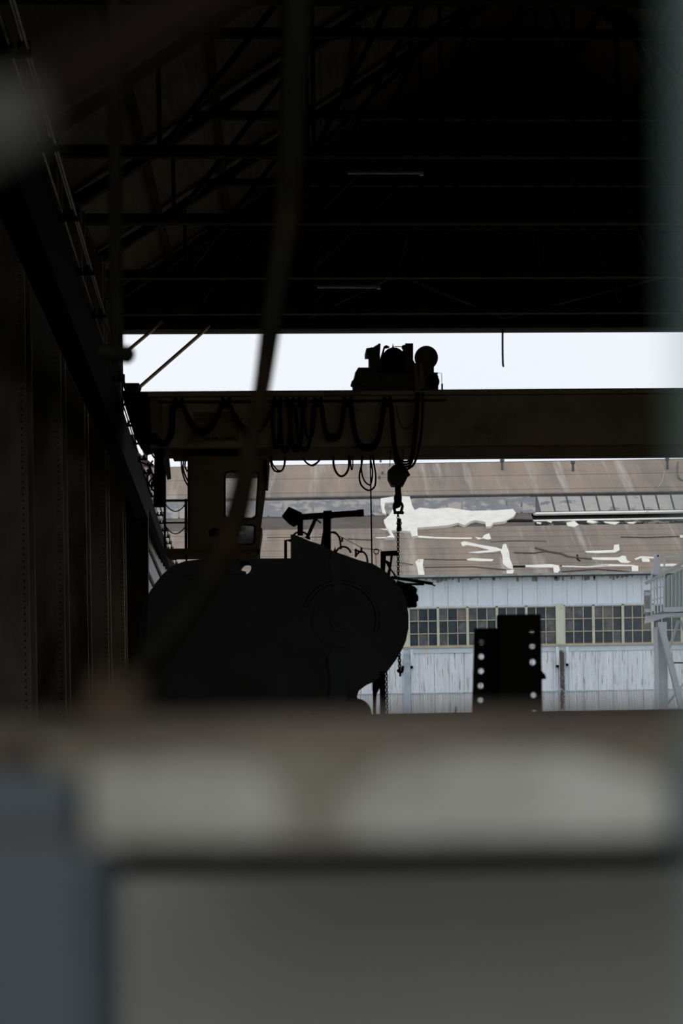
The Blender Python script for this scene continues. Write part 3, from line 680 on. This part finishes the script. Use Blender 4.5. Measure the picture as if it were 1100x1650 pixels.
# cables from trolley to hook block
MB().tube(smoothpts([PH(a,b,CB-.35) for a,b in [(681,632),(680,680),(676,715),(668,745),(658,755),(652,756)]]),.022,6).build('cable','rubber',FE,smooth=True)
# ---- hook block
HK = thing('hook_block','dark octagonal hook block with hook hanging below the crane girder','hook',PH(641,831,CB+.2))
def hp(pts,b,d,nm,mt='rustmach',**k): return cp(pts,CB+b,d,nm,mt,HK,**k)
hp([(629,754),(634,749),(650,749),(656,756),(656,770),(650,782),(632,782),(625.5,770),(625.5,757)],.1,.28,'side_plate','rustmach')
hp([(656,757),(661,765),(656,768)],.2,.1,'guard','black')
for dx in (627.5,638,650): MB().tube([PH(dx,752,CB+.25),PH(dx+ (2 if dx<640 else -1),725,CB+.25),PH(dx+(4 if dx<640 else -2),632,CB+.45)],.008,5).build('wire_rope','black',HK)
hp([(634,740),(650,740),(647,750),(638,750)],.2,.1,'sheave_top','black')
MB().tube(smoothpts([PH(a,b,CB+.25) for a,b in [(641,781),(641,790),(642,800),(642,806),(640,815),(641,818)]]),[.055,.05,.05,.06]+[.07]*30 if False else .06,10).build('hook_shank','black',HK,smooth=True)
hp([(638,783),(645,783),(646,795),(647,808),(645,816),(640,818),(636,812),(635,800),(638,792)],.18,.14,'hook','black')
hk = smoothpts([PH(a,b,CB+.25) for a,b in [(645,808),(648,816),(646,822),(642,818)]])
# shackle
SH = thing('shackle_chain','bow shackle and short sling chain bundle under the crane hook','chain',PH(641,932,CB+.25))
MB().tube(smoothpts([PH(a,b,CB+.25) for a,b in [(636,824),(634.5,815),(638,809),(644,809),(648,815),(646,824)]]),.028,8).build('shackle_bow','black',SH,smooth=True)
MB().cyl(PH(634,826,CB+.25),PH(649,826,CB+.25),.03,10).build('shackle_pin','black',SH)
MB().tube([PH(648+2*math.cos(a),826+2*math.sin(a),CB+.25) for a in [k*math.pi/4 for k in range(8)]],.012,5,True).build('pin_eye','black',SH)
def chain(parent, p, q, pitch=.042, r=.008, nm='chain_links', mt='black', wdt=.016):
    p, q = Vector(p), Vector(q); L = (q-p).length; n = int(L/pitch); d = (q-p)/n; mb = MB(); dn = d.normalized()
    x1 = dn.cross(Vector((0,1,0))).normalized(); x2 = dn.cross(x1).normalized()
    for i in range(n):
        c = p+d*(i+.5); x_ = (x1+x2*.5).normalized() if i%2 else (x2-x1*.5).normalized()
        pts = [c + dn*math.cos(a)*pitch*.68 + x_*math.sin(a)*wdt for a in [k*math.pi/4 for k in range(8)]]
        mb.tube(pts, r, 4, True)
    o = mb.build(nm, mt, parent); o['kind'] = 'stuff'; return o
chain(SH, PH(641,828,CB+.25), PH(641.5,934,CB+.25), .046, .010, wdt=.022)
for dx in (-1.6,0.4,2.2): chain(SH, PH(642.5+dx,836,CB+.2), PH(642.5+dx,855,CB+.2), .046, .011, wdt=.024)
hp([(637,826),(646,826),(644,836),(641,838),(639,834)],.2,.05,'link_plate','black') if False else None
# thin rope down to machine
o = MB().tube([PH(596.5,742,CB+.3),Vector((*PH(596.5,742,CB+.3).xy,.04))],.014,6).build('hoist_rope','black'); tag(o,'thin dark rope dropping straight from the girder to the rounded machine','rope')

# ================================================================== RUNWAY AND CONDUCTORS
def rx(Y, off=0): return -4.06 - .0894*(Y-27) + off
rw = MB()
def rq(Y): return [Vector((rx(Y,-.32),Y,CZ+4.9)),Vector((rx(Y,-.02),Y,CZ+4.9)),Vector((rx(Y,-.02),Y,CZ+5.42)),Vector((rx(Y,-.32),Y,CZ+5.42))]
a, b = rq(9), rq(66); rw.box8([a[0],a[1],b[1],b[0],a[3],a[2],b[2],b[3]])
a, b = rq(9), rq(37.5); dn = Vector((0,0,-.35)); rw.box8([a[0]+dn,a[1]+dn,b[1]+dn,b[0]+dn,a[0],a[1],b[1],b[0]])
RWT = thing('runway_beam','dark crane runway beam running along the left wall out into the yard','beam',(rx(27),27,CZ+4.9))
rw.build('beam','black',RWT)
for Yp in (64,): MB().box((rx(Yp,-.3),Yp-.15,0),(rx(Yp,-.05),Yp+.15,CZ+4.9)).build('support_post','black',RWT)
for i in range(24):
    Y = 30+i*1.5; MB().prism([(rx(Y,-.3),Y,CZ+4.9),(rx(Y,-.3),Y+.5,CZ+4.9),(rx(Y,-.3),Y+.25,CZ+4.78)],(.12,0,0)).build('hanger_clip','black',RWT)
M['wire'] = mat('worn_conductor', (.30,.28,.25), (.18,.16,.14), 8, .45, metal=.6)
for k,(off,dz) in enumerate(((.0,.02),(.10,.10),(.16,-.02))):
    pts = [Vector((rx(Y,off),Y,CZ+5.45+dz)) for Y in range(10,67,4)]
    o = MB().tube(pts,.016,5).build('conductor_rail','wire'); tag(o, ['bare conductor rail beside the runway beam, closest to it','bare conductor rail, uppermost of the three','bare conductor rail farthest from the runway beam'][k],'rail','conductor rails along the runway')
for i in range(26):
    Y = 12+i*2.1; m = MB(); m.box((rx(Y,-.1),Y-.03,CZ+5.38),(rx(Y,.18),Y+.03,CZ+5.42)); 
    for f in (0,.1,.16): m.cyl((rx(Y,f),Y,CZ+5.38),(rx(Y,f),Y,CZ+5.5),.03,6)
    m.build('insulator_bracket','black',RWT)
# loose wires by the end truck
o = thing('pickup_wiring','tangle of collector wires at the left end of the crane','wire',P(235,800,28))
for q in ([(238,745),(242,760),(237,770),(240,790),(246,800)],[(246,742),(242,752),(247,770),(244,790)],[(222,742),(235,748),(247,749)],[(236,758),(248,766),(240,778),(248,792)],[(258,700),(259,718),(258,731)],[(240,715),(244,730),(249,738)]):
    MB().tube(smoothpts([P(a,b,28) for a,b in q]),.017,6).build('wire','rubber',o)

# ================================================================== FLUORESCENT BATTENS
for (xa,xb,y,b,lab) in ((560,675,279,24,'pale unlit tube lamp hanging high, upper of the two'),(511,606,463,30,'pale unlit tube lamp hanging above the doorway header')):
    t = thing('tube_lamp',lab,'lamp',PH((xa+xb)/2,y+4,b),'unlit tube lamps in the roof')
    MB().bar(PH(xa-6,y-4,b),PH(xb+4,y-4,b),.12,.03).build('housing','steel',t)
    MB().cyl(PH(xa,y,b),PH(xb,y,b),.019,10).build('tube','lamp',t)
    MB().bar(PH(xb+1,y+1,b),PH(xb+7,y+1,b),.05,.05).build('end_cap','lamp',t)
    zt = CZ+9.8
    for px in (xa+10,xb-10):
        p = PH(px,y-4,b); MB().tube([p, Vector((p.x,p.y,roofz(p.x*ct+p.y*st)-.02))],.006,4).build('suspension','steel',t)
# hook rod hanging from header
o = MB().tube(smoothpts([PH(a,b,HB-.1) for a,b in [(809.5,530),(809.5,560),(810,585),(811,591)]]),.026,6).build('hanging_strap','black'); tag(o,'short dark strap hanging from the doorway header against the sky','strap')

# ================================================================== THE ROUNDED MACHINE
YM = 20.0
MC = thing('rounded_machine','huge dark rounded machine housing with round covers, in silhouette','machine',(P(450,1110,YM).x,YM+.3,0))
def mp(pts, y, d, nm, mt='press', parent=MC, holes=(), **kw):
    return MB().prism([P(a,b,YM+y) for a,b in pts], (0,d,0), [[P(a,b,YM+y) for a,b in h] for h in holes]).build(nm, mt, parent, **kw)
def circ(cx,cy,r,n=28): return [(cx+r*math.cos(2*math.pi*k/n), cy+r*math.sin(2*math.pi*k/n)) for k in range(n)]
zb = 1110 + (CZ-.03)*F/YM
outline = [(236,1305),(236,1010),(238,975),(242,955),(250,940),(262,925),(278,911),(298,904),(322,901),(380,900),(468,899.5),(525,883),(540,889),(560,896),(580,903),(600,908),(620,920),(636,935),(648,951),(655,970),(658,992),(658,1012),(654,1032),(648,1046),(638,1063),(624,1082),(606,1097),(590,1104),(578,1113),(575,1122),(577,1131),(586,1140),(560,1152),(552,1305)]
mp(outline, 0, .75, 'housing', 'press', holes=[circ(393.5,914.5,11,20)])
mp([(225,1305),(225,1000),(232,970),(243,950),(256,936),(260,930),(300,930),(300,1305)], .3, 1.2, 'rear_casing','press2')
# round cover with hub, smaller cover ring
def disc(cx,cy,r,y0,y1,nm,mt,n=40):
    c = P(cx,cy,YM); c0 = Vector((c.x,YM+y0,c.z)); c1 = Vector((c.x,YM+y1,c.z)); return MB().cyl(c0,c1,r*YM/F,n).build(nm,mt,MC,smooth=True,bevel=.012)
disc(548,998,46,-.05,.02,'round_cover','press'); disc(550,1002,17,-.12,-.04,'hub','press2'); disc(550,1002,11,-.15,-.1,'hub_cap','press')
disc(430,992,30,-.03,.02,'round_cover','press2'); disc(430,992,27.5,-.05,.0,'cover_plate','press')
def arc(cx,cy,r,a0,a1,n=20): return [(cx+r*math.cos(math.radians(a0+(a1-a0)*k/n)), cy+r*math.sin(math.radians(a0+(a1-a0)*k/n))) for k in range(n+1)]
MB().tube([P(a,b,YM-.02) for a,b in arc(548,998,60,-160,20)],.03,6).build('raised_rim','press2',MC,smooth=True)
MB().bar(P(279,912,YM-.01),P(281,1300,YM-.01),.03,.03,Vector((0,1,0))).build('seam','press2',MC)
MB().bar(P(290,925,YM-.03),P(386,922,YM-.03),.08,.05).build('grab_rail','press2',MC); mp([(384,918),(396,921),(396,925),(384,925)],-.04,.06,'rail_end','press2')
mp([(527,1060),(534,1048),(560,1048),(566,1060),(562,1090),(560,1150),(530,1150),(532,1090)],-.08,.1,'lever_guard','press2')
for a,b in ((440,960),(453,968),(395,1020),(460,1090),(340,1150)): disc(a,b,2.2,-.03,.0,'bolt','press2',8)
mp([(540,880),(545,910),(552,960),(540,960),(530,905)],-.04,.05,'rib','press2')
# top superstructure
mp([(468,900),(468,861),(476,862),(500,872),(525,880),(526,900)],.05,.5,'control_box','press2')
MB().tube([P(a,b,YM+.2) for a,b in [(468,871),(460,871),(460,900)]],.022,6).build('handle','black',MC)
MB().bar(P(473,834,YM+.2),P(583,826.5,YM+.2),.085,.085).build('long_barrel','black',MC,bevel=.02)
MB().cyl(P(575,827,YM+.2),P(586,826.3,YM+.2),.052,14).build('barrel_end','black',MC,smooth=True)
MB().cyl(P(521,830,YM+.2),P(535,829,YM+.2),.06,14).build('collar','black',MC,smooth=True)
mp([(454,831),(465,816),(486,826),(488,838),(472,846),(464,841)],.1,.25,'motor_box','black')
mp([(479,834),(488,834),(488,862),(479,862)],.15,.1,'post','black'); mp([(520,829),(533,829),(533,892),(520,890)],.12,.14,'post','black')
MB().bar(P(509,834,YM+.2),P(494,868,YM+.2),.04,.05).build('brace','black',MC); MB().bar(P(505,833,YM+.2),P(517,843,YM+.2),.02,.02).build('brace','black',MC)
MB().bar(P(524,842,YM+.2),P(518,878,YM+.2),.03,.03).build('brace','black',MC)
for q in (arc(484,872,15,-170,-10), [(533,858),(540,858),(547,868),(549,885)], arc(553,893,12,-180,-10), [(571,886),(577,888),(583,890)], [(573,896),(578,890),(584,889),(590,895),(592,906)], [(527,877),(525,885)]):
    MB().tube(smoothpts([P(a,b,YM+.25) for a,b in q],3),.014,6).build('hose','rubber',MC,smooth=True)
MB().tube([P(a,b,YM+.3) for a,b in [(533,857),(551,866),(583,883),(615,887)]],.005,5).build('wire','rubber',MC)
for a,b,c in ((551,866,873),(582,882,890),(573,884,898)): MB().bar(P(a,b,YM+.3),P(a,c,YM+.3),.03,.025,Vector((0,1,0))).build('pin','black',MC)
MB().tube([P(a,b,YM+.3) for a,b in circ(606,888.5,4,12)],.008,5,True).build('ring','rubber',MC)
MB().bar(P(605,892,YM+.3),P(606,912,YM+.3),.008,.008,Vector((0,1,0))).build('ring_stem','rubber',MC)
mp([(613,888),(640,887),(640,894.5),(622,895),(620,925),(613,922)],.2,.1,'bracket_frame','black'); mp([(629,895),(633,895),(628,930),(622,928),(626,915),(621,906),(622,902),(628,906)],.22,.06,'bracket_strut','black')
MB().tube([P(a,b,YM+.2) for a,b in [(629,917),(640,932)]],.012,5).build('wire','rubber',MC); mp([(631,920),(634,921),(640,931),(634,927)],.2,.03,'clip','black')
MB().bar(P(630,930,YM),P(697,940.5,YM),.04,.04).build('rod','black',MC); MB().bar(P(640,941,YM-.1),P(683,941.5,YM-.1),.05,.03).build('rod','black',MC)
MB().tube([P(690,939,YM),P(701,944,YM)],.01,6).build('rod_tip','black',MC)
mp([(640,935),(655,940),(668,945),(672,949),(671,956),(674,961),(674,967),(671,969),(672,976.5),(655,977),(640,960)],.1,.4,'side_motor','black')
# lower right: legs, wheel
GM = thing('gear_stand','dark gear wheel and posts below the rounded machine','machine',(P(600,1110,16).x,16,0))
def gq(px0,px1,pyt,nm,y=16,mt='black'):
    a,b=P(px0,pyt,y),P(px1,pyt,y); return MB().box((a.x,y,.03),(b.x,y+.15,a.z)).build(nm,mt,GM)
gq(611.5,620.5,1082,'post'); gq(600.5,602,1105,'rod'); 
MB().prism([P(a,b,15.9) for a,b in [(600,1100),(612,1092),(612,1108),(607,1118),(606,1130),(604,1131),(603,1118),(600,1112)]],(0,.1,0)).build('lever','black',GM)
MB().prism([P(a,b,15.9) for a,b in [(603,1128),(606,1128),(605.5,1160),(603,1160)]],(0,.06,0)).build('rod','black',GM)
c = P(574,1150,15.5); MB().cyl((c.x,15.5,c.z),(c.x,15.7,c.z),24.5*15.5/F,36).build('gear_wheel','black',GM,smooth=True)
MB().box((c.x-.5,15.5,.03),(c.x+.1,15.9,c.z+.05)).build('stand','black',GM)
tm = MB()
for k in range(5):
    a_ = math.radians(-150+k*14); tm.cyl(P(574+26*math.cos(a_),1150+26*math.sin(a_),15.5),P(574+26*math.cos(a_),1150+26*math.sin(a_),15.65),.02,6)
tm.build('teeth','black',GM)
MB().prism([P(a,b,15.7) for a,b in [(560,1119),(570,1121),(577,1126),(579,1134),(568,1132),(562,1138),(556,1130)]],(0,.1,0)).build('pawl','black',GM)
CH = thing('side_chain','thin dark chain hanging beside the post under the machine','chain',P(623,1150,16))
chain(CH, P(622.5,1083,16), P(624,1158,16), .03,.006,wdt=.012)
CH2 = thing('hook_chain','short chain with hook hanging at the rounded machine edge','chain',P(645,1090,19.5))
chain(CH2, P(642,1030,20.4), P(644,1080,20.4), .04,.010,wdt=.018)
MB().tube(smoothpts([P(a,b,20.4) for a,b in [(644,1078),(641,1081),(645,1083),(648,1081),(649,1073)]]),.018,6).build('hook','black',CH2,smooth=True)
MB().bar(P(645,1080,20.4),P(644.5,1090,20.4),.02,.03).build('tail','black',CH2)
MB().bar(P(649,1062,20.4),P(648.5,1088,20.4),.006,.006,Vector((0,1,0))).build('tail','black',CH2)

# ================================================================== MACHINE BED AND HOLED BRACKETS
bed = thing('machine_bed','long dark machine bed whose top edge closes off the doorway view','machine',(2.2,9.6,0))
pa, pb = P(536,1150.5,9.9), P(1140,1141,9.9)
MB().box((-.35,9.0,1.40),(4.4,9.9,pa.z-.0)).build('bed_top','bracket',bed); MB().box((-.2,9.1,.03),(4.2,9.8,1.40)).build('bed_body','bracket',bed)
MB().prism([P(732,1149,9.7),P(734,1138,9.7),P(735.5,1138,9.7),P(735,1149,9.7)],(0,.02,0)).build('pin','black',bed)
def plate(pts, holes, label, y, nm='holed_bracket'):
    t = thing(nm,label,'bracket',P(pts[2][0],1150,y),'holed steel brackets on the machine bed')
    MB().prism([P(a,b,y) for a,b in pts],(0,.018,0),[[P(x_,y_,y) for x_,y_ in circ(cx,cy,r,14)] for cx,cy,r in holes]).build('plate','bracket',t)
    return t
t1 = plate([(764,1012),(803.5,1012),(803.5,1153),(760,1153)], [(775.6,1034.5,4.4),(775.2,1058,4.6),(774.8,1081.5,4.6),(774.3,1105,4.6),(774,1128,4.4)], 'shorter upright bracket with a row of five holes at its left',9.2)
t2 = plate([(804,990),(871,989.5),(874,1152),(804,1153)], [(857,1017,4.2),(857.5,1041,4.8),(858.2,1067,4.9),(859.5,1120,4.6),(860.5,1147,4.2)], 'taller wider upright bracket with holes near its right edge',9.1)
MB().prism([P(a,b,9.1) for a,b in [(872,1080),(879,1088),(880,1094),(872,1095)]],(0,.03,0)).build('lug','bracket',t2)
MB().prism([P(a,b,9.12) for a,b in [(852,1010),(862,1010),(862,1015.5),(852,1015.5)]],(0,.02,0)).build('hole_cover_plate','black',t2)  # black plate partly covering the top hole
MB().box((P(804,1012,9.1).x,9.118,1.53),(P(806,1012,9.1).x,9.25,P(806,990,9.1).z)).build('flange','bracket',t2)

# ================================================================== FOREGROUND, OUT OF FOCUS
# hose
pts = [(484,-60,3),(480,0,3),(474,120,3),(468,250,3),(460,360,3),(448,440,3),(434,540,3),(421,630,3),(407,700,3),(393,780,2.9),(375,850,2.8),(345,920,2.7),(300,990,2.6),(262,1040,2.5),(220,1090,2.4),(196,1125,2.35)]
hs = smoothpts([P(a,b,c) for a,b,c in pts],4)
rad = []
for i in range(len(hs)):
    t_ = i/(len(hs)-1)
    rad.append(.027 if t_ < .25 else (.027-.010*(min(t_,.5)-.25)/.25 if t_ < .5 else .017+.009*min((t_-.5)/.2,1)))
o = MB().tube(hs, rad, 12).build('hanging_hose','hose',smooth=True); tag(o,'thick rusty black hose hanging down and bending to the lower left','hose')
# thin pipe with knob
o = thing('hanging_pipe','thin dark vertical pipe with a crosswise bar end at the left','pipe',P(187,572,4))
MB().cyl(P(183,-80,4),P(187,572,4),.020,10).build('pipe','hose',o,smooth=True)
MB().cyl(P(160,568,4),P(203,571,4),.022,12).build('cross_bar','black',o,smooth=True); MB().sph(P(203,571,4),.026,12).build('bar_end','black',o,smooth=True)
# frame: rail (ledge), panel, posts
YL = .60
FR = thing('frame_rail','blurred pale chipped steel rail with a brown rusty upper edge','rail',(0,YL,CZ-.06))
z0 = CZ - 268/F*YL; z1 = CZ - 112/F*YL; ztop = CZ - 48/F*.64
z0 = CZ - 250/F*YL; MB().box((-.108,YL,z0),(.137,YL+.32,z1)).build('pale_face','ledge_pale',FR,bevel=.002)
MB().prism([(-.40,YL+.012,z1-.01),(.30,YL+.012,z1-.01),(.30,YL+.04,ztop),(-.40,YL+.04,ztop)],(0,.20,0)).build('rusty_edge','ledge_rust',FR)
MB().box((-.40,YL+.42,.0),(.50,YL+.44,z0+.02)).build('shadow_backing','bracket',FR); MB().box((.139,YL+.01,z0),(.40,YL+.32,z1)).build('end_face','post_blue',FR)  # black sheet stands in for the shadow line under the rail
zt_ = CZ-306/F*.93
MB().box8([(-.1,.62,.9),(.50,.62,.9),(.50,.65,.9),(-.1,.65,.9),(-.148,.93,zt_),(.50,.93,zt_),(.50,.96,zt_),(-.148,.96,zt_)]).build('lower_panel','panel_grey',FR)
PB = thing('blue_grey_post','blurred blue-grey post at the lower left corner','post',(-.18,.5,0))
def pbx(x0,x1,ya,yb,y0,d,nm,mt):
    a,b = P(x0,ya,y0),P(x1,yb,y0); return MB().box((a.x,y0,min(a.z,b.z)),(b.x,y0+d,max(a.z,b.z))).build(nm,mt,PB,bevel=.002)
a,b = P(-250,1395,.55),P(142,1395,.55); MB().box((a.x,.55,0),(b.x,.62,a.z)).build('post','post_blue',PB,bevel=.003)
pbx(-250,122,1328,1250,.60,.08,'upper_block','post_blue'); pbx(-250,122,1400,1320,.60,.08,'seam_strip','seamgrey')
pbx(-250,122,1255,1170,.61,.08,'cap','ledge_rust')
for q in ([(425,1200),(430,1250),(460,1285),(520,1300),(575,1272),(615,1235),(640,1200)],[(60,1200),(90,1250),(170,1238),(300,1222),(420,1226),(430,1200)],[(640,1200),(650,1225),(760,1206),(900,1204),(1000,1236),(1075,1262),(1075,1200)],[(455,1300),(450,1345),(560,1348),(552,1300)]):
    MB().prism([P(a,b,YL-.0006) for a,b in q],(0,.0012,0)).build('bare_patch','chip',FR)
# torn rusty stub on the rail
o = MB().prism([P(a,b,.74) for a,b in [(128,1190),(132,1135),(148,1112),(158,1070),(168,1095),(176,1120),(192,1110),(206,1085),(216,1110),(218,1190)]],(0,.03,0)).build('torn_flap','stub',FR)
# right post
GPo = MB(); a = P(1146,1110,.235); GPo.prism([(a.x,.235,0),(a.x+.06,.235,0),(a.x+.075,.29,0),(a.x*.29/.235+.003,.29,0)],(0,0,2.6)); o = GPo.build('grey_green_post','post_green',bevel=.003); tag(o,'strongly blurred grey-green vertical post at the right edge','post')
# top-left bar
o = thing('diagonal_bar','strongly blurred rusty bar crossing the upper left corner','bar',P(60,160,.5))
MB().bar(P(-260,320,.42),P(28,176,.49),.02,.019).build('lit_end','bar_lit',o); MB().bar(P(28,176,.49),P(420,-60,.62),.02,.014).build('bar','bar_dark',o)  # first piece is paler: light from the sky is put into its colour

for ob in bpy.data.objects:
    if '_w' in ob: del ob['_w']
